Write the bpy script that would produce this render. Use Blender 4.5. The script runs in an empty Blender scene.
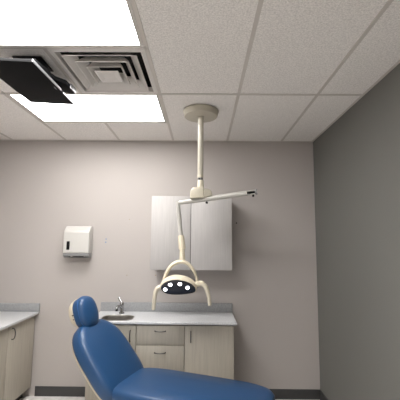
import bpy, bmesh, math, random
from mathutils import Vector, Matrix
random.seed(4)
S = bpy.context.scene
COL = S.collection

# ------------------------------------------------------------ materials
def srgb(h):
    h = h.lstrip('#')
    c = [int(h[i:i+2], 16)/255 for i in (0, 2, 4)]
    return tuple(x/12.92 if x <= .04045 else ((x+.055)/1.055)**2.4 for x in c) + (1,)

def mat(name, col, rough=.5, metal=0.0, spec=.5, noise=None, bump=None, emit=None, stretch=None, coat=0):
    """noise=(scale, amount) mottles the colour, bump=(scale, strength), stretch scales the coordinates"""
    m = bpy.data.materials.new(name); m.use_nodes = True
    nt = m.node_tree; b = nt.nodes['Principled BSDF']
    col = srgb(col) if isinstance(col, str) else tuple(col)+(1,)
    b.inputs['Base Color'].default_value = col
    b.inputs['Roughness'].default_value = rough
    b.inputs['Metallic'].default_value = metal
    b.inputs['Specular IOR Level'].default_value = spec
    b.inputs['Coat Weight'].default_value = coat
    tc = nt.nodes.new('ShaderNodeTexCoord'); mp = nt.nodes.new('ShaderNodeMapping')
    nt.links.new(tc.outputs['Object'], mp.inputs['Vector'])
    if stretch: mp.inputs['Scale'].default_value = stretch
    if noise:
        n = nt.nodes.new('ShaderNodeTexNoise'); n.inputs['Scale'].default_value = noise[0]; n.inputs['Detail'].default_value = 5
        nt.links.new(mp.outputs['Vector'], n.inputs['Vector'])
        r = nt.nodes.new('ShaderNodeValToRGB')
        a = noise[1]
        r.color_ramp.elements[0].position = .3; r.color_ramp.elements[1].position = .7
        r.color_ramp.elements[0].color = tuple(max(0, c*(1-a)) for c in col[:3])+(1,)
        r.color_ramp.elements[1].color = tuple(min(1, c*(1+a)) for c in col[:3])+(1,)
        nt.links.new(n.outputs['Fac'], r.inputs['Fac'])
        nt.links.new(r.outputs['Color'], b.inputs['Base Color'])
    if bump:
        n2 = nt.nodes.new('ShaderNodeTexNoise'); n2.inputs['Scale'].default_value = bump[0]; n2.inputs['Detail'].default_value = 4
        nt.links.new(mp.outputs['Vector'], n2.inputs['Vector'])
        bp = nt.nodes.new('ShaderNodeBump'); bp.inputs['Strength'].default_value = bump[1]; bp.inputs['Distance'].default_value = .004
        nt.links.new(n2.outputs['Fac'], bp.inputs['Height']); nt.links.new(bp.outputs['Normal'], b.inputs['Normal'])
    if emit:
        b.inputs['Emission Color'].default_value = tuple(emit[0])+(1,)
        b.inputs['Emission Strength'].default_value = emit[1]
    return m

M = {}
M['wall'] = mat('beige_wall_paint', (.455, .420, .398), .75, spec=.25, bump=(160, .12))
M['pale_wall'] = mat('pale_wall_paint', (.75, .735, .72), .75, spec=.25, bump=(160, .12))
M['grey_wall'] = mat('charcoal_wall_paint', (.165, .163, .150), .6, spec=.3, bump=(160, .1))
M['tile'] = mat('acoustic_ceiling_tile', (.86, .83, .80), .95, spec=.1, noise=(110, .16), bump=(220, .6))
M['tbar'] = mat('ceiling_grid_paint', (.62, .58, .54), .55)
M['floor'] = mat('vinyl_floor', (.74, .715, .685), .4, noise=(14, .12))
M['base'] = mat('vinyl_baseboard', (.05, .05, .05), .5)
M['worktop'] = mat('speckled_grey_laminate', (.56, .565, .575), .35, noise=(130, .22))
M['splash'] = mat('shaded_grey_laminate', (.31, .315, .32), .45, noise=(130, .24))  # worktop laminate made darker: shadow on the backsplash is in the colour
M['upper'] = mat('pale_woodgrain_laminate', (.475, .456, .443), .6, spec=.2, noise=(6, .05), stretch=(14, 14, .7))
M['base_cab'] = mat('taupe_woodgrain_laminate', (.42, .385, .325), .5, noise=(6, .08), stretch=(14, 14, .7))
M['carcass'] = mat('cabinet_carcass', (.17, .16, .15), .6)
M['gap'] = mat('dark_void', (.012, .012, .012), .9)
M['kick'] = mat('toe_kick_board', (.06, .055, .05), .7)
M['nickel'] = mat('brushed_nickel', (.13, .125, .12), .3, metal=1)
M['chrome'] = mat('chrome', (.36, .36, .36), .15, metal=1)
M['steel'] = mat('stainless_steel', (.46, .44, .41), .3, metal=1, noise=(60, .08), stretch=(1, 20, 1))
M['cream'] = mat('cream_enamel', (.60, .55, .44), .32, coat=.2)
M['cream2'] = mat('cream_plastic', (.66, .59, .455), .35, coat=.15)
M['pole'] = mat('beige_enamel', (.56, .525, .44), .32, coat=.2)
M['plate'] = mat('tan_enamel', (.45, .415, .335), .35, coat=.1)
M['armgrey'] = mat('pale_grey_enamel', (.46, .445, .41), .38)
M['black'] = mat('black_plastic', (.005, .005, .0055), .6, spec=.12)
M['screen'] = mat('matt_black_screen', (.007, .007, .0075), .7, spec=.12)
M['bezel'] = mat('grey_screen_edge', (.32, .32, .33), .3, metal=.6)
M['mark'] = mat('grey_mark', (.25, .25, .26), .5)
M['lens'] = mat('smoked_lens', (.024, .026, .034), .3, spec=.35)
M['led'] = mat('led_glow', (.9, .9, .95), .3, emit=((.93, .95, 1.0), 6))
M['diffuser'] = mat('lit_light_panel', (.9, .9, .9), .5, emit=((1.0, .985, .97), 15.5))
M['diffuser_dim'] = mat('lit_light_panel_dim', (.9, .9, .9), .5, emit=((1.0, .985, .97), 10.5))  # same panel with a weaker glow, to keep the back wall less bright
M['white_frame'] = mat('white_steel_trim', (.6, .57, .54), .5)
M['vent'] = mat('white_vent_enamel', (.70, .67, .64), .45)
M['duct'] = mat('dark_duct', (.035, .034, .033), .8)
M['disp'] = mat('white_dispenser_plastic', (.54, .525, .495), .35, coat=.1)
M['disp_grey'] = mat('grey_translucent_plastic', (.22, .22, .22), .35)
M['paper'] = mat('paper_towel', (.7, .68, .64), .9)
M['blue'] = mat('blue_vinyl', (.011, .058, .155), .38, spec=.5, coat=.1, bump=(60, .05))
M['screwbrown'] = mat('brown_screw', (.10, .075, .045), .5)
M['blue2'] = mat('blue_vinyl_piping', (.018, .085, .24), .4)
M['grey_metal'] = mat('grey_metal', (.25, .25, .25), .35, metal=.8)
M['anchor_blue'] = mat('blue_grey_plug', (.22, .29, .42), .6)
M['anchor_tan'] = mat('tan_filler', (.36, .30, .22), .7)
M['dark_dot'] = mat('dark_hole', (.02, .02, .02), .8)

# ------------------------------------------------------------ mesh helpers
class MB:
    def __init__(s): s.bm = bmesh.new()
    def _merge(s, t, mtx=None):
        if mtx is not None: bmesh.ops.transform(t, matrix=mtx, verts=t.verts)
        me = bpy.data.meshes.new('tmp'); t.to_mesh(me); t.free()
        s.bm.from_mesh(me); bpy.data.meshes.remove(me); return s
    def box(s, a, b, bev=0, seg=2, mtx=None):
        t = bmesh.new()
        bmesh.ops.create_cube(t, size=1)
        for v in t.verts:
            v.co = Vector([a[i]+(v.co[i]+.5)*(b[i]-a[i]) for i in range(3)])
        if bev: bmesh.ops.bevel(t, geom=t.edges[:], offset=bev, segments=seg, affect='EDGES', profile=.5)
        return s._merge(t, mtx)
    def rings(s, rings, cap0=True, cap1=True, closed=True):
        bm = s.bm; R = [[bm.verts.new(p) for p in r] for r in rings]
        n = len(R[0])
        for A, B in zip(R, R[1:]):
            for i in range(n if closed else n-1):
                j = (i+1) % n
                try: bm.faces.new((A[i], A[j], B[j], B[i]))
                except ValueError: pass
        if cap0: bm.faces.new(R[0][::-1])
        if cap1: bm.faces.new(R[-1])
        return s
    def lathe(s, c, prof, n=40, axis=(0, 0, 1)):
        """prof: list of (radius, height along axis)"""
        a = Vector(axis).normalized(); h = Vector((1, 0, 0)) if abs(a.x) < .9 else Vector((0, 1, 0))
        e1 = a.cross(h).normalized(); e2 = a.cross(e1)
        c = Vector(c)
        return s.rings([[c+a*z+(e1*math.cos(2*math.pi*i/n)+e2*math.sin(2*math.pi*i/n))*max(r, 1e-4) for i in range(n)] for r, z in prof])
    def cyl(s, p, q, r, r2=None, n=24, bev=0):
        p = Vector(p); q = Vector(q); L = (q-p).length; r2 = r if r2 is None else r2
        pr = [(r, 0), (r2, L)] if not bev else [(r-bev, 0), (r, bev), (r2, L-bev), (r2-bev, L)]
        return s.lathe(p, pr, n, q-p)
    def tube(s, pts, radii, n=14, flat=None, up=(0, 1, 0), smooth=6):
        """smooth swept tube along pts; flat=(a,b) scales the section along (side, up)"""
        P = [Vector(p) for p in pts]
        if smooth > 1:
            Q, W = [], []
            rr = radii if isinstance(radii, (list, tuple)) else [radii]*len(P)
            for i in range(len(P)-1):
                p0 = P[max(i-1, 0)]; p1 = P[i]; p2 = P[i+1]; p3 = P[min(i+2, len(P)-1)]
                for k in range(smooth):
                    t = k/smooth
                    Q.append(.5*((2*p1)+(p2-p0)*t+(2*p0-5*p1+4*p2-p3)*t*t+(3*p1-p0-3*p2+p3)*t**3)); W.append(rr[i]*(1-t)+rr[i+1]*t)
            Q.append(P[-1]); W.append(rr[-1])
        else:
            Q = P; W = radii if isinstance(radii, (list, tuple)) else [radii]*len(P)
        fl = flat or (1, 1); U = Vector(up); out = []
        for i, p in enumerate(Q):
            d = (Q[min(i+1, len(Q)-1)]-Q[max(i-1, 0)]).normalized()
            sd = d.cross(U).normalized(); uu = sd.cross(d).normalized()
            out.append([p+(sd*math.cos(2*math.pi*k/n)*fl[0]+uu*math.sin(2*math.pi*k/n)*fl[1])*W[i] for k in range(n)])
        return s.rings(out)
    def prism(s, poly, d, bev=0, seg=2):
        """poly: 3D polygon, d: extrusion vector"""
        t = bmesh.new(); d = Vector(d)
        A = [t.verts.new(p) for p in poly]; B = [t.verts.new(Vector(p)+d) for p in poly]
        n = len(A); t.faces.new(A[::-1]); t.faces.new(B)
        for i in range(n): t.faces.new((A[i], A[(i+1) % n], B[(i+1) % n], B[i]))
        bmesh.ops.recalc_face_normals(t, faces=t.faces[:])
        if bev: bmesh.ops.bevel(t, geom=t.edges[:], offset=bev, segments=seg, affect='EDGES', profile=.5)
        return s._merge(t)
    def quad(s, *p):
        s.bm.faces.new([s.bm.verts.new(q) for q in p]); return s

def base_of(o):
    v = Vector((0, 0, 0))
    while o is not None: v += o.location; o = o.parent
    return v

def part(name, mb, m, parent=None, label=None, smooth=True, kind=None, at=None, recalc=True, angle=40):
    bm = mb.bm
    if recalc: bmesh.ops.recalc_face_normals(bm, faces=bm.faces[:])
    org = base_of(parent) if parent else Vector((0, 0, 0))
    off = Vector(at) if at is not None else Vector((0, 0, 0))
    if parent is not None: off = Vector((0, 0, 0))
    bmesh.ops.translate(bm, vec=-(org+off), verts=bm.verts)
    me = bpy.data.meshes.new(name); bm.to_mesh(me); bm.free()
    me.materials.append(m)
    if smooth:
        me.polygons.foreach_set('use_smooth', [True]*len(me.polygons))
        me.set_sharp_from_angle(angle=math.radians(angle))
    o = bpy.data.objects.new(name, me); COL.objects.link(o); o.location = off
    if parent is not None: o.parent = parent
    if label: o['label'] = label
    if kind: o['kind'] = kind
    return o

def thing(name, label, cat, loc, group=None):
    o = bpy.data.objects.new(name, None); COL.objects.link(o); o.location = loc
    o.empty_display_size = .05
    o['label'] = label; o['category'] = cat
    if group: o['group'] = group
    return o
def tag(o, label, cat, group=None):
    o['label'] = label; o['category'] = cat
    if group: o['group'] = group
    return o

# ------------------------------------------------------------ the room
H = 2.762; YB = 3.627; XR = 1.238; XL = -2.367; YF = -2.3
X0 = -.3414; R1 = 2.4374; T = .6096; TH = .12
def struct(name, mb, m, **k): return part(name, mb, m, None, kind='structure', **k)
struct('floor', MB().box((XL-TH, YF-TH, -.1), (XR+TH, YB+TH, 0)), M['floor'], smooth=False)
struct('wall_back', MB().box((XL-TH, YB, 0), (XR+TH, YB+TH, H+.25)), M['wall'], smooth=False)
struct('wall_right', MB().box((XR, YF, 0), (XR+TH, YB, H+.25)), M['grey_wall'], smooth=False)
struct('wall_left', MB().box((XL-TH, YF, 0), (XL, YB, H+.25)), M['wall'], smooth=False)
struct('wall_front', MB().box((XL-TH, YF-TH, 0), (XR+TH, YF, H+.25)), M['pale_wall'], smooth=False)
bb = .1
struct('baseboard_back', MB().box((.31, YB-.006, 0), (XR, YB, bb), .002).box((-1.755, YB-.006, 0), (-1.08, YB, bb), .002), M['base'])
struct('baseboard_right', MB().box((XR-.006, YF, 0), (XR, YB-.006, bb), .002), M['base'])

# ceiling: panels with openings for the two lights and the vent
LT1 = (X0-2*T, R1, X0, R1+T)
LT2 = (X0-2*T, R1-2*T, X0, R1-T)
LT3 = (X0-2*T, R1-6*T, X0, R1-5*T)
VT = (X0-T, R1-T, X0, R1)
xs = sorted([XL] + [X0+k*T for k in range(-3, 3)] + [XR])
ys = sorted([YF] + [R1+k*T for k in range(-7, 2)] + [YB])
cm = MB()
for i in range(len(xs)-1):
    for j in range(len(ys)-1):
        cxm = (xs[i]+xs[i+1])/2; cym = (ys[j]+ys[j+1])/2
        if any(a < cxm < c and b < cym < d for a, b, c, d in (LT1, LT2, LT3, VT)): continue
        cm.box((xs[i], ys[j], H), (xs[i+1], ys[j+1], H+.02))
bmesh.ops.remove_doubles(cm.bm, verts=cm.bm.verts[:], dist=1e-5)
ceil = struct('ceiling', cm, M['tile'], smooth=False)
g = MB(); w = .0115; z0, z1 = H-.004, H+.001
for k in range(-3, 3):
    x = X0+k*T
    if k == -1:                                   # the line stops at each light
        g.box((x-w, YF, z0), (x+w, LT3[1], z1)).box((x-w, LT3[3], z0), (x+w, LT2[1], z1)).box((x-w, LT2[3], z0), (x+w, R1, z1)).box((x-w, R1+T, z0), (x+w, YB, z1))
    else: g.box((x-w, YF, z0), (x+w, YB, z1))
for y in (R1, R1-2*T, R1-4*T, R1-6*T): g.box((XL, y-w, z0), (XR, y+w, z1))
g.box((X0-2*T, R1+T-w, z0), (X0, R1+T+w, z1)).box((X0-2*T, R1-T-w, z0), (X0, R1-T+w, z1)).box((X0-2*T, R1-5*T-w, z0), (X0, R1-5*T+w, z1))
part('ceiling_grid', g, M['tbar'], ceil, 'thin painted metal bars between the ceiling tiles', smooth=False)
wa = MB().box((XL, YB-.02, z0), (XR, YB, z1)).box((XR-.02, YF, z0), (XR, YB-.02, z1)).box((XL, YF, z0), (XL+.02, YB-.02, z1)).box((XL, YF, z0), (XR, YF+.02, z1))
part('wall_angle', wa, M['tbar'], ceil, smooth=False)

# ceiling lights (recessed panels)
def troffer(r, label, dm='diffuser'):
    a, b, c, d = r; i = .013
    t = thing('ceiling_light', label, 'light', ((a+c)/2, (b+d)/2, H))
    f = MB()
    f.box((a+i, b+i, H-.002), (c-i, b+i+.012, H+.09)).box((a+i, d-i-.012, H-.002), (c-i, d-i, H+.09))
    f.box((a+i, b+i+.012, H-.002), (a+i+.022, d-i-.012, H+.09)).box((c-i-.022, b+i+.012, H-.002), (c-i, d-i-.012, H+.09))
    f.box((a+i, b+i, H+.09), (c-i, d-i, H+.1))
    part('frame', f, M['white_frame'], t, smooth=False)
    part('diffuser', MB().box((a+i+.022, b+i+.012, H+.001), (c-i-.022, d-i-.012, H+.008)), M[dm], t, 'glowing white light panel', smooth=False)
troffer(LT1, 'brightly lit rectangular ceiling light panel beside the square air vent', 'diffuser_dim')
troffer(LT2, 'lit rectangular ceiling light panel nearest overhead, on the other side of the air vent')
troffer(LT3, 'lit rectangular ceiling light panel at the far back of the room behind the viewer')

# square air vent with nested louvres
a, b, c, d = VT; vx, vy = (a+c)/2, (b+d)/2
vt = thing('ceiling_vent', 'white square ceiling air vent of nested louvres next to the lit panel', 'vent', (vx, vy, H))
def sq(h, z): return [(vx-h, vy-h, z), (vx+h, vy-h, z), (vx+h, vy+h, z), (vx-h, vy+h, z)]
hs = T/2-.0125
part('frame', MB().rings([sq(hs, H+.003), sq(hs, H-.003), sq(.268, H-.007), sq(.262, H-.003), sq(.255, H+.03), sq(.258, H+.03), sq(.266, H+.003)], False, False), M['vent'], vt, smooth=False)
for hi, ho, zo in ((.172, .232, -.010), (.122, .172, -.016), (.075, .118, -.020)):
    part('louvre', MB().rings([sq(hi, H+.045), sq(ho-.006, H+zo+.004), sq(ho, H+zo), sq(ho, H+zo+.006), sq(hi+.004, H+.049)], False, False), M['vent'], vt, smooth=False)
core = part('core_plate', MB().rings([sq(.072, H-.018), sq(.078, H-.022), sq(.068, H-.024), sq(.012, H-.012)]), M['vent'], vt, smooth=False)
part('screw', MB().lathe((vx, vy, H-.0125), [(.011, 0), (.011, -.003), (.006, -.005)], 16), M['vent'], core)
part('duct_box', MB().rings([sq(hs, H+.004), sq(hs, H+.16)], False, True), M['duct'], vt, smooth=False)

# ------------------------------------------------------------ ceiling-hung television
tv = thing('television', 'flat black television hanging face down from the ceiling by the light panel', 'television', (-1.09, 2.0, 2.64))
TM = Matrix.Translation((-1.094, 1.974, 2.600)) @ Matrix.Rotation(math.radians(-1.0), 4, 'Z') @ Matrix.Rotation(math.radians(3.4), 4, 'Y')
hw, hl = .158, .279
part('screen_panel', MB().box((-hw, -hl, 0), (hw, hl, .018), .002, 2, TM), M['screen'], tv)
e = MB()
e.box((hw-.001, -hl, .004), (hw+.004, hl*.26, .020), .001, 1, TM).box((hw-.001, hl*.37, .002), (hw+.004, hl, .014), .001, 1, TM)
e.box((-hw, hl-.001, .001), (hw+.004, hl+.003, .006), .001, 1, TM)
part('edge_trim', e, M['bezel'], tv, 'thin pale grey edge strip')
part('rear_housing', MB().box((-.118, -.20, .018), (.118, .19, .05), .012, 3, TM), M['black'], tv)
lg = MB()
for k in range(5): lg.box((hw-.016, -.0+k*.0075+.008, -.0008), (hw-.010, -.0+k*.0075+.013, .001), 0, 1, TM)
part('maker_mark', lg, M['mark'], tv, 'tiny pale lettering on the screen edge', smooth=False)
br = part('ceiling_bracket', MB().cyl((-1.10, 2.0, 2.655), (-1.10, 2.0, H-.006), .022).box((-1.19, 1.91, H-.012), (-1.01, 2.09, H-.0045), .003), M['black'], tv)
ba = MB().prism([(-1.13, 1.82, 2.657), (-.992, 1.82, 2.657), (-.966, 2.02, 2.657), (-.915, 2.075, 2.657), (-.915, 2.115, 2.657), (-.908, 2.205, 2.657), (-.94, 2.228, 2.657), (-.968, 2.205, 2.657), (-1.0, 2.205, 2.657), (-1.13, 2.19, 2.657)], (0, 0, .03), .004)
arm_b = part('bracket_arm', ba, M['black'], tv)
part('end_cap', MB().prism([(-.911, 2.125, 2.654), (-.904, 2.125, 2.654), (-.899, 2.205, 2.654), (-.932, 2.232, 2.654), (-.938, 2.226, 2.654), (-.908, 2.2, 2.654)], (0, 0, .034), .0015), M['bezel'], arm_b, 'pale grey end cap')

# ------------------------------------------------------------ dental lamp
YP = 2.77
dl = thing('dental_lamp', 'cream dental examination lamp on a ceiling pole with four lit bulbs', 'dental lamp', (-.025, YP, H))
part('ceiling_plate', MB().lathe((-.025, 2.765, H), [(.150, -.0045), (.155, -.006), (.155, -.014), (.151, -.018), (.145, -.050), (.140, -.055), (.03, -.058), (.03, -.062)], 64), M['plate'], dl)
pl = part('pole', MB().lathe((-.025, YP, 0), [(.0245, H-.05), (.0245, 2.19), (.022, 2.185)], 32), M['pole'], dl)
part('collar', MB().lathe((-.025, YP, 0), [(.0255, 2.192), (.0265, 2.188), (.0265, 2.172), (.0255, 2.168)], 32), M['cream'], pl)
part('swivel_ring', MB().lathe((-.025, YP, 0), [(.021, 2.170), (.021, 2.140)], 32), M['grey_metal'], pl, 'dull grey metal ring')
part('screw', MB().cyl((-.033, YP-.020, 2.155), (-.035, YP-.0245, 2.155), .006), M['black'], pl)
part('lower_sleeve', MB().lathe((-.0225, YP, 0), [(.024, 2.148), (.0265, 2.145), (.0265, 2.128), (.0275, 2.124), (.0285, 2.07)], 32), M['cream'], pl)
kb = MB().prism([(-.108, YP-.052, 1.984), (-.110, YP-.052, 2.046), (-.086, YP-.052, 2.080), (.005, YP-.052, 2.086), (.005, YP-.052, 1.992)], (0, .104, 0), .008, 3)
jb = part('joint_block', kb, M['cream'], dl)
part('joint_cover', MB().prism([(.006, YP-.047, 1.996), (.006, YP-.047, 2.070), (.048, YP-.047, 2.066), (.070, YP-.047, 2.048), (.078, YP-.047, 2.004)], (0, .094, 0), .007, 3), M['plate'], jb, 'tan cover')
# rigid bent arm: long horizontal tube and drop tube in one
A0 = Vector((-.222, 2.815, 1.955)); A1 = Vector((.350, 2.675, 2.022))
ad = (A1-A0).normalized()
part('arm', MB().tube([A0+ad*.006, A0+ad*.1, A0+ad*.3, A1], [.0175, .0195, .021, .0215], 4*6, smooth=3, up=(0, 0, 1)), M['armgrey'], dl, 'pale grey tube arm')
D0 = Vector((-.2195, 2.815, 1.965)); D1 = Vector((-.186, 2.807, 1.655))
part('drop_tube', MB().tube([D0, D0+(D1-D0)*.08, D1], [.0165, .0185, .0185], 20, smooth=4), M['armgrey'], dl, 'pale grey drop tube')
ec = MB().cyl(A1-ad*.001, A1+ad*.012, .0225, bev=.002)
av = ad.cross(Vector((ad.y, -ad.x, 0)).normalized()); av = av if av.z > 0 else -av
for sg in (-1, 1):
    o_ = av*.0145*sg
    ec.tube([A1+ad*.008+o_, A1+ad*.05+o_*1.05, A1+ad*.078+o_*.8], [.0085, .0085, .006], 10, smooth=3, up=(0, 0, 1), flat=(1.9, .75))
cap = part('arm_end', ec, M['armgrey'], dl)
part('cable_socket', MB().cyl(A1+ad*.004, A1+ad*.075, .0095).cyl(A1+ad*.028-av*.013, A1+ad*.050+av*.004, .011), M['black'], cap, 'black socket inside the open arm end')
part('end_bracket', MB().prism([A1+ad*.074+av*.004-Vector((0, .018, 0)), A1+ad*.084+av*.024-Vector((0, .018, 0)), A1+ad*.094+av*.020-Vector((0, .018, 0)), A1+ad*.088-Vector((0, .018, 0)), A1+ad*.094-av*.022-Vector((0, .018, 0)), A1+ad*.084-av*.024-Vector((0, .018, 0)), A1+ad*.074-av*.006-Vector((0, .018, 0))], (0, .036, 0), .002), M['grey_metal'], cap, 'grey metal bracket')
part('screw', MB().cyl(A1+ad*.058-av*.018, A1+ad*.058-av*.036, .009, bev=.002), M['black'], cap)
kp = A0+ad*.262
part('tension_knob', MB().lathe(kp-Vector((0, 0, .019)), [(.005, 0), (.005, -.006), (.010, -.008), (.010, -.018), (.007, -.021)], 20), M['black'], dl, 'small black knob under the arm')
# sleeve and neck
S0 = Vector((-.1865, 2.807, 1.672)); S1 = Vector((-.1735, 2.795, 1.562)); S2 = Vector((-.170, 2.785, 1.462))
part('sleeve', MB().tube([S0, S0+(S1-S0)*.05, S0+(S1-S0)*.93, S1], [.021, .026, .0305, .027], 28, smooth=3), M['cream2'], dl)
part('neck', MB().tube([S1+(S0-S1)*.05, S1+(S2-S1)*.12, S1+(S2-S1)*.75, S2], [.019, .0215, .0245, .027], 28, smooth=3), M['cream2'], dl)
YL = 2.78
yk = [(-.331, YL, 1.245), (-.318, YL, 1.315), (-.281, YL, 1.397), (-.233, YL, 1.442), (-.182, YL, 1.458), (-.131, YL, 1.444), (-.082, YL, 1.397), (-.052, YL, 1.336), (-.040, YL, 1.27)]
part('yoke', MB().tube(yk, [.012, .0135, .0145, .015, .0155, .014, .0125, .0105, .010], 16, flat=(1.1, 2.2), up=(0, 1, 0), smooth=6), M['cream2'], dl)
# head
t30 = math.radians(30); HC = Vector((-.2, YL-.05, 1.25))
hn = Vector((0, -math.cos(t30), -math.sin(t30))); hu = Vector((0, -math.sin(t30), math.cos(t30))); hr = Vector((1, 0, 0))
out = [(-.1351, .0194), (-.0986, .0564), (-.038, .0796), (.0384, .0740), (.0986, .0498), (.1365, .0125), (.1437, -.0200), (.1300, -.0385), (.0812, -.0525), (.0053, -.0626), (-.0719, -.0590), (-.1150, -.0405), (-.1380, -.012)]
def smooth_loop(P, k=4):
    r = []; n = len(P)
    for i in range(n):
        p0, p1, p2, p3 = (Vector(P[(i+j-1) % n]+(0,)) for j in range(4))
        for q in range(k):
            t = q/k
            r.append(.5*((2*p1)+(p2-p0)*t+(2*p0-5*p1+4*p2-p3)*t*t+(3*p1-p0-3*p2+p3)*t**3))
    return [(v.x, v.y) for v in r]
lo = smooth_loop(out)
def hp(a, b, dpt): return HC+hr*a+hu*b-hn*dpt
def ring(s, dpt, dv=0, ex=0):
    return [hp(a*s, b*s+dv-(.006 if b < 0 else 0), dpt) for a, b in lo]
shell = MB().rings([ring(.97, .004), ring(1.0, -.004), ring(1.035, -.002), ring(1.06, .008), ring(1.06, .030), ring(1.02, .055), ring(.93, .075), ring(.74, .092), ring(.45, .102), ring(.12, .105)], True, True)
hd = part('head_shell', shell, M['cream2'], dl, angle=60)
part('lens', MB().rings([ring(.985, .003), ring(.985, -.0045), ring(.95, -.0065), ring(.5, -.008)]), M['lens'], hd, 'dark smoked front lens')
for la, lb in ((-.1039, -.0142), (-.0614, .0332), (.0167, .041), (.0787, .0059)):
    part('bulb', MB().lathe(hp(la, lb, .005), [(.0155, 0), (.0155, .0125), (.012, .0155), (.005, .0165)], 20, hn), M['led'], hd, 'lit white bulb')
# pivots and handles
pv = part('pivot', MB().tube([(-.085, YL-.015, 1.268), (-.04, YL-.008, 1.277), (-.008, YL-.01, 1.281), (.008, YL-.012, 1.276)], [.022, .024, .0235, .019], 20, smooth=4, up=(0, 0, 1)), M['cream2'], dl)
pw = part('pivot', MB().tube([(-.30, YL-.015, 1.25), (-.335, YL-.01, 1.249), (-.36, YL-.012, 1.244)], [.021, .021, .017], 20, smooth=4, up=(0, 0, 1)), M['cream2'], dl)
part('handle', MB().tube([(-.012, YL-.012, 1.279), (.018, YL-.014, 1.264), (.038, YL-.018, 1.225), (.053, YL-.02, 1.17), (.060, YL-.02, 1.115), (.060, YL-.02, 1.103)], [.021, .0195, .0175, .016, .015, .011], 18, smooth=5), M['cream'], dl)
part('handle', MB().tube([(-.345, YL-.012, 1.247), (-.372, YL-.016, 1.236), (-.389, YL-.02, 1.196), (-.397, YL-.02, 1.126), (-.400, YL-.02, 1.078), (-.400, YL-.02, 1.066)], [.021, .0195, .0175, .016, .015, .011], 18, smooth=5), M['cream'], dl)

# ------------------------------------------------------------ paper towel dispenser
px0, px1 = -1.487, -1.213
pd = thing('paper_towel_dispenser', 'white plastic paper towel dispenser with a dark slot on the back wall', 'paper towel dispenser', (-1.35, YB, 1.43))
prof = [(YB-.001, 1.493), (3.505, 1.493), (3.502, 1.510), (3.508, 1.716), (3.522, 1.742), (3.560, 1.779), (3.575, 1.784), (YB-.001, 1.784)]
cv = part('cover', MB().prism([(px0, y, z) for y, z in prof], (px1-px0, 0, 0), .009, 3), M['disp'], pd)
part('slot_window', MB().box((-1.449, 3.4985, 1.529), (-1.416, 3.512, 1.619), .004), M['black'], cv, 'dark upright slot showing the paper level')
sk = MB().box((px0+.002, 3.506, 1.462), (px1-.002, 3.520, 1.4945), .004).box((px0+.003, 3.52, 1.447), (px0+.055, YB-.001, 1.494), .004).box((px1-.045, 3.52, 1.447), (px1-.003, YB-.001, 1.494), .004)
sk.box((px0+.01, 3.60, 1.44), (px1-.01, YB-.001, 1.494), .004)
part('bottom_tray', sk, M['disp_grey'], pd, 'grey plastic tray at the bottom')
part('mouth', MB().box((px0+.056, 3.545, 1.452), (px1-.046, 3.6, 1.480), .003), M['black'], pd, 'dark mouth where the towels come out')
part('paper', MB().prism([(px0+.075, 3.528, 1.452), (px0+.11, 3.528, 1.463), (px0+.16, 3.528, 1.460), (px0+.20, 3.528, 1.465), (px1-.05, 3.528, 1.456), (px1-.05, 3.528, 1.468), (px0+.075, 3.528, 1.466)], (0, .02, 0), .001), M['paper'], pd)

# wall plugs and marks
def dot(name, x, z, r, m, label, cat='mark', grp=None):
    o = part(name, MB().lathe((x, YB+.002, z), [(r, 0), (r, .0045), (r*.6, .006)], 14, (0, -1, 0)), m, at=(x, YB, z))
    tag(o, label, cat, grp)
dot('wall_plug', -1.065, 1.647, .008, M['anchor_blue'], 'blue-grey wall plug right of the dispenser, upper of the pair', 'wall plug', 'wall plugs beside the dispenser')
dot('wall_plug', -1.068, 1.612, .009, M['anchor_blue'], 'blue-grey wall plug right of the dispenser, lower of the pair', 'wall plug', 'wall plugs beside the dispenser')
dot('filled_hole', -.814, 1.865, .006, M['anchor_tan'], 'tan filled hole on the wall above and right of the blue wall plugs', 'filled hole', 'filled holes on the back wall')
dot('filled_hole', -.823, 1.257, .007, M['anchor_tan'], 'tan filled hole on the wall above the sink', 'filled hole', 'filled holes on the back wall')
dot('filled_hole', -.511, 1.259, .007, M['anchor_tan'], 'tan filled hole just below the left end of the wall cabinet', 'filled hole', 'filled holes on the back wall')
dot('screw_hole', .370, 1.834, .008, M['dark_dot'], 'small dark hole on the wall right of the wall cabinet', 'screw hole')

# ------------------------------------------------------------ wall cabinet
CX0, CX1, CZ0, CZ1, CY = -.522, .290, 1.346, 2.084, 3.307
wc = thing('wall_cabinet', 'pale two-door wall cabinet mounted behind the dental lamp', 'cabinet', ((CX0+CX1)/2, YB, CZ0))
part('body', MB().box((CX0, CY+.022, CZ0), (CX1, YB-.0005, CZ1), .001, 1), M['upper'], wc)
sm = -.122
for p, q in ((CX0+.001, sm-.003), (sm+.003, CX1)):
    part('door', MB().box((p, CY, CZ0-.001), (q, CY+.0195, CZ1-.001), .0015, 2), M['upper'], wc)
part('door_gap', MB().box((sm-.010, CY+.016, CZ0+.004), (sm+.010, CY+.0222, CZ1-.004)), M['carcass'], wc, smooth=False)

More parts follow.
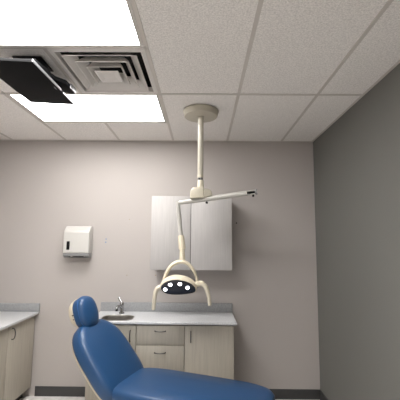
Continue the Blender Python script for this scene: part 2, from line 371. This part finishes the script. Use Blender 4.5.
# ------------------------------------------------------------ base cabinets
WZ = .878; WY = 3.150; FY = 3.170
def pull_h(cx, z):
    return MB().tube([(cx-.05, FY-.001, z), (cx-.047, FY-.02, z), (cx-.02, FY-.032, z), (cx+.02, FY-.032, z), (cx+.047, FY-.02, z), (cx+.05, FY-.001, z)], .005, 12, smooth=4, up=(0, 0, 1))
def pull_v(x, z):
    return MB().tube([(x, FY-.001, z-.05), (x, FY-.02, z-.047), (x, FY-.032, z-.02), (x, FY-.032, z+.02), (x, FY-.02, z+.047), (x, FY-.001, z+.05)], .005, 12, smooth=4, up=(1, 0, 0))
def base_unit(x0, x1, fronts, label, hollow=False):
    u = thing('base_cabinet', label, 'cabinet', ((x0+x1)/2, YB, 0), 'base cabinets under the sink counter')
    cb = MB(); zt = WZ-.0265; y0_, y1_ = FY+.021, YB-.008
    if hollow:                                    # open box: the sink bowl hangs inside it
        cb.box((x0, y0_, .10), (x0+.018, y1_, zt)).box((x1-.018, y0_, .10), (x1, y1_, zt)).box((x0+.018, y0_, .10), (x1-.018, y1_, .118))
        cb.box((x0+.018, y1_-.012, .118), (x1-.018, y1_, zt)).box((x0+.018, y0_, zt-.06), (x1-.018, y0_+.004, zt))
    else: cb.box((x0, y0_, .10), (x1, y1_, zt), .001, 1)
    part('carcass', cb, M['base_cab'], u)
    part('toe_kick', MB().box((x0, FY+.08, 0), (x1, YB-.008, .10)), M['kick'], u, smooth=False)
    part('front_gap', MB().box((x0+.004, FY+.018, .105), (x1-.004, FY+.0212, WZ-.034)), M['carcass'], u, smooth=False)
    for kind, z0_, z1_, hx, hz in fronts:
        f = part(kind, MB().box((x0+.003, FY, z0_), (x1-.003, FY+.019, z1_), .0015, 2), M['base_cab'], u)
        part('handle', pull_h(hx, hz) if kind == 'drawer' else pull_v(hx, hz), M['nickel'], f, 'brushed metal bow handle')
    return u
s1, s2 = -.617, -.164
base_unit(-1.075, s1, [('door', .105, WZ-.036, s1-.055, .745)], 'taupe base cabinet with one door under the sink', True)
base_unit(s1, s2, [('drawer', .665, WZ-.036, (s1+s2)/2, .794), ('drawer', .385, .660, (s1+s2)/2, .60), ('drawer', .105, .380, (s1+s2)/2, .32)], 'taupe base cabinet with drawers between the two door cabinets')
base_unit(s2, .297, [('door', .105, WZ-.036, s2+.058, .745)], 'taupe base cabinet with one door at the right end of the counter')

# worktop with a sink hole
SX, SY, SA, SB = -.828, 3.302, .150, .113
def oval(sc, z, n=64, e=.62, dx=0):
    r = []
    for i in range(n):
        t = 2*math.pi*(i+.5)/n; c, s = math.cos(t), math.sin(t)
        r.append((SX+dx+SA*sc*math.copysign(abs(c)**e, c), SY+SB*sc*math.copysign(abs(s)**e, s), z))
    return r
def rect_ring(x0, y0, x1, y1, z, n=64):
    src = oval(1, z, n); pts = []
    for x, y, _ in src:
        dx, dy = x-SX, y-SY; k = []
        if dx > 1e-9: k.append((x1-SX)/dx)
        if dx < -1e-9: k.append((x0-SX)/dx)
        if dy > 1e-9: k.append((y1-SY)/dy)
        if dy < -1e-9: k.append((y0-SY)/dy)
        m_ = min(k); pts.append([SX+dx*m_, SY+dy*m_, z])
    for cx_, cy_ in ((x0, y0), (x1, y0), (x1, y1), (x0, y1)):
        i = min(range(n), key=lambda i: (math.atan2(pts[i][1]-SY, pts[i][0]-SX)-math.atan2(cy_-SY, cx_-SX))**2)
        pts[i][0], pts[i][1] = cx_, cy_
    return [tuple(p) for p in pts]
ct = thing('countertop', 'grey speckled countertop with backsplash running under the wall cabinet', 'countertop', (-.38, YB, WZ-.024))
WX0, WX1 = -1.092, .322
e = .004
top = MB().rings([oval(.985, WZ-.024), oval(.985, WZ), rect_ring(WX0+e, WY+e, WX1-e, YB-.0005, WZ), rect_ring(WX0, WY, WX1, YB-.0005, WZ-e), rect_ring(WX0, WY, WX1, YB-.0005, WZ-.020), rect_ring(WX0+e, WY+e, WX1-e, YB-.0005, WZ-.024), oval(.985, WZ-.024)], False, False)
bmesh.ops.remove_doubles(top.bm, verts=top.bm.verts[:], dist=1e-6)
part('top', top, M['worktop'], ct, angle=30)
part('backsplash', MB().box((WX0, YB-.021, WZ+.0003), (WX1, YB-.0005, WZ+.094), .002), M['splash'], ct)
# sink
sk = thing('sink', 'small stainless steel sink set in the grey countertop', 'sink', (SX, SY, WZ))
part('rim', MB().rings([oval(1.05, WZ+.0004), oval(1.045, WZ+.0045), oval(.985, WZ+.005), oval(.965, WZ+.002), oval(.96, WZ-.002)], False, False), M['steel'], sk)
part('basin', MB().rings([oval(.963, WZ+.001), oval(.95, WZ-.010), oval(.92, WZ-.12, e=.7), oval(.84, WZ-.142, e=.75), oval(.1, WZ-.148, e=1)], False, True), M['steel'], sk, angle=70)
part('drain', MB().lathe((SX, SY, WZ-.1475), [(.024, 0), (.024, .003), (.014, .0035), (.012, .001)], 24), M['chrome'], sk)
# faucet
FX, FYY = -.838, 3.500
fc = thing('faucet', 'chrome single-lever faucet standing behind the sink', 'faucet', (FX, FYY, WZ))
part('base', MB().lathe((FX, FYY, WZ), [(.028, .0003), (.028, .008), (.021, .014), (.019, .07), (.021, .074), (.021, .105), (.015, .116), (.006, .118)], 28), M['chrome'], fc)
part('spout', MB().tube([(FX, FYY-.005, WZ+.060), (FX-.01, FYY-.05, WZ+.083), (FX-.018, FYY-.095, WZ+.087), (FX-.021, FYY-.115, WZ+.074), (FX-.021, FYY-.118, WZ+.058)], [.014, .0135, .0130, .0130, .0135], 18, smooth=5, up=(1, 0, 0)), M['chrome'], fc)
part('aerator', MB().cyl((FX-.021, FYY-.1195, WZ+.062), (FX-.0215, FYY-.124, WZ+.048), .0125), M['black'], fc, 'dark spout tip')
part('lever', MB().tube([(FX-.004, FYY, WZ+.112), (FX-.018, FYY+.006, WZ+.130), (FX-.036, FYY+.016, WZ+.155), (FX-.042, FYY+.019, WZ+.161)], [.011, .009, .0105, .007], 16, smooth=4, flat=(1.25, .8)), M['chrome'], fc)

# ------------------------------------------------------------ left side counter
lc = thing('side_countertop', 'grey speckled countertop along the left wall', 'countertop', (-2.06, YB, WZ-.03))
LX = -1.752; LY0 = 2.14; LZ = .864
part('top', MB().box((XL+.0005, LY0, LZ-.024), (LX, YB-.0005, LZ), .004, 2), M['worktop'], lc)
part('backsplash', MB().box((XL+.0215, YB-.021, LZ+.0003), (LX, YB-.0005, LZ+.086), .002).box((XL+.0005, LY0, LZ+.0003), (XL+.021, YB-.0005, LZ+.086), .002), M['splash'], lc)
def side_unit(y0, y1, label):
    u = thing('side_cabinet', label, 'cabinet', (XL, (y0+y1)/2, 0), 'cabinets along the left wall')
    fx = LX-.036
    part('carcass', MB().box((XL+.001, y0, .10), (fx-.021, y1, LZ-.0245), .001, 1), M['base_cab'], u)
    part('toe_kick', MB().box((XL+.001, y0, 0), (fx-.08, y1, .10)), M['kick'], u, smooth=False)
    f = part('door', MB().box((fx-.019, y0+.003, .105), (fx, y1-.003, LZ-.036), .0015, 2), M['base_cab'], u)
    hy = y0+.06
    part('handle', MB().tube([(fx+.001, hy, .70), (fx+.02, hy, .703), (fx+.032, hy, .73), (fx+.032, hy, .77), (fx+.02, hy, .797), (fx+.001, hy, .80)], .005, 12, smooth=4, up=(0, 1, 0)), M['nickel'], f, 'brushed metal bow handle')
yy = [3.60, 3.12, 2.64, 2.16]
wds = ['taupe side cabinet under the left counter, against the back wall', 'taupe side cabinet under the left counter, second from the back wall', 'taupe side cabinet under the left counter, third from the back wall']
for k in range(3): side_unit(yy[k+1], yy[k], wds[k])

# ------------------------------------------------------------ dental chair
dc = thing('dental_chair', 'blue vinyl dental chair with a cream-backed headrest in front of the sink', 'dental chair', (-.55, 2.65, 0))
th = math.radians(20)
fwd = Vector((math.cos(th), -math.sin(th), 0)); lat = Vector((math.sin(th), math.cos(th), 0)); Z = Vector((0, 0, 1))
def frame(rec):
    r_ = math.radians(rec)
    return fwd*math.cos(r_)+Z*math.sin(r_), -fwd*math.sin(r_)+Z*math.cos(r_)     # normal, up
def superell(n, hw, hh, e=.75, top=None):
    r = []
    for i in range(n):
        t = 2*math.pi*i/n; c, s = math.cos(t), math.sin(t)
        r.append((hw*math.copysign(abs(c)**e, c), hh*math.copysign(abs(s)**e, s)))
    return r
def pad(c, nrm, up, loop, prof):
    c = Vector(c)
    return MB().rings([[c+lat*a*k+up*b*k+nrm*d_ for a, b in loop] for k, d_ in prof])
n1, u1 = frame(21)
hc = Vector((-.978, 2.85, 1.023))
loop = superell(48, .105, .133, .76)
ph = part('headrest', pad(hc, n1, u1, loop, [(.80, -.060), (.92, -.056), (.97, -.045), (1.0, -.02), (1.005, .006), (.985, .022), (.93, .036), (.80, .049), (.6, .057), (.3, .061), (.05, .062)]), M['blue'], dc, angle=80)
pp = [hc+lat*a*1.008+u1*b*1.008+n1*.008 for a, b in loop]
part('seam_piping', MB().tube(pp+[pp[0]], .0035, 8, smooth=1, up=n1), M['blue2'], ph)
hb = pad(hc-n1*.06+u1*.012, n1, u1, superell(48, .104, .120, .85), [(1.02, .006), (1.0, -.006), (.95, -.026), (.84, -.048), (.62, -.066), (.3, -.074), (.05, -.075)])
hs_ = part('headrest_shell', hb, M['cream2'], dc, 'cream plastic back of the headrest', angle=80)
for p in (Vector((-1.068, 2.772, 1.011)), Vector((-1.057, 2.772, .979))):
    part('screw', MB().lathe(p, [(.0055, -.012), (.0065, .0), (.005, .003)], 14, Vector((-.55, -.8, 0))), M['screwbrown'], hs_, 'brown screw on the cream shell')
part('headrest_bracket', MB().tube([hc-n1*.085-u1*.06, hc-n1*.088-u1*.12, hc-n1*.075-u1*.19, hc-n1*.03-u1*.27], [.02, .02, .018, .018], 14, smooth=4, up=lat, flat=(.6, 1.6)), M['grey_metal'], dc, 'grey metal bracket')
n2, u2 = frame(42)
def torso(hw, hh):
    pts = []
    for i in range(64):
        t = 2*math.pi*i/64; c, s = math.cos(t), math.sin(t)
        e_ = .80 if s > 0 else .4
        pts.append((hw*math.copysign(abs(c)**e_, c), hh*math.copysign(abs(s)**(.75 if s > 0 else .4), s)))
    return pts
topc = Vector((-.935, 2.88, .972))
bc = topc-u2*.33-n2*.07
part('backrest', pad(bc, n2, u2, torso(.265, .33), [(.94, -.055), (.99, -.045), (1.0, -.02), (1.0, .02), (.98, .045), (.92, .062), (.8, .070), (.4, .074)]), M['blue'], dc, angle=80)
part('backrest_shell', pad(bc-n2*.056, n2, u2, torso(.26, .315), [(1.0, .004), (.98, -.012), (.90, -.03), (.7, -.045), (.3, -.05)]), M['cream2'], dc, 'cream plastic back of the backrest', angle=80)
bot = bc-u2*.33
n3, u3 = Z, -fwd
sc_ = Vector((bot.x, bot.y, .505))+fwd*.52
part('seat', pad(sc_, n3, u3, superell(64, .27, .60, .4), [(.95, -.05), (.99, -.04), (1.0, -.015), (1.0, .012), (.97, .034), (.9, .046), (.4, .05)]), M['blue'], dc, angle=80)
part('seat_shell', pad(sc_-Z*.05, n3, u3, superell(64, .25, .57, .4), [(1.0, .004), (.98, -.02), (.9, -.05), (.6, -.06)]), M['cream2'], dc, 'cream plastic shell under the seat', angle=80)
pc = sc_-fwd*.18; pc.z = 0
part('pedestal', pad(Vector((pc.x, pc.y, 0)), Z, -fwd, superell(40, .12, .17, .6), [(1.1, .03), (1.0, .06), (.9, .2), (.85, .40)]), M['cream'], dc, angle=60)
part('base_plate', pad(Vector((pc.x, pc.y, 0)), Z, -fwd, superell(48, .24, .40, .5), [(1, 0), (1, .02), (.95, .032), (.3, .036)]), M['cream'], dc, angle=60)

# ------------------------------------------------------------ world, camera
w_ = bpy.data.worlds.new('World'); S.world = w_; w_.use_nodes = True
w_.node_tree.nodes['Background'].inputs['Color'].default_value = (.05, .05, .05, 1)
w_.node_tree.nodes['Background'].inputs['Strength'].default_value = .0

f, cx, cy, pi_, ya, ro = 328.4, 200.17, 207.12, .1065, .0089, .0081
def mm(*r): return Matrix(r)
c, s = math.cos(ya), math.sin(ya); Y_ = mm((c, s, 0), (-s, c, 0), (0, 0, 1))
c, s = math.cos(pi_), math.sin(pi_); P_ = mm((1, 0, 0), (0, c, s), (0, -s, c))
c, s = math.cos(ro), math.sin(ro); R_ = mm((c, 0, s), (0, 1, 0), (-s, 0, c))
W = R_ @ P_ @ Y_
cam = bpy.data.cameras.new('camera'); co = bpy.data.objects.new('camera', cam); COL.objects.link(co)
rt, fw, upv = W[0], W[1], W[2]
co.matrix_world = Matrix(((rt[0], upv[0], -fw[0], 0), (rt[1], upv[1], -fw[1], 0), (rt[2], upv[2], -fw[2], 1.62), (0, 0, 0, 1)))
cam.sensor_width = 36; cam.lens = f/400*36
cam.shift_x = -(cx-200)/400; cam.shift_y = (cy-200)/400
cam.clip_start = .05
S.camera = co
S.view_settings.view_transform = 'Standard'; S.view_settings.look = 'None'
S.view_settings.gamma = 1; S.view_settings.use_curve_mapping = False
S.view_settings.exposure = 0.65
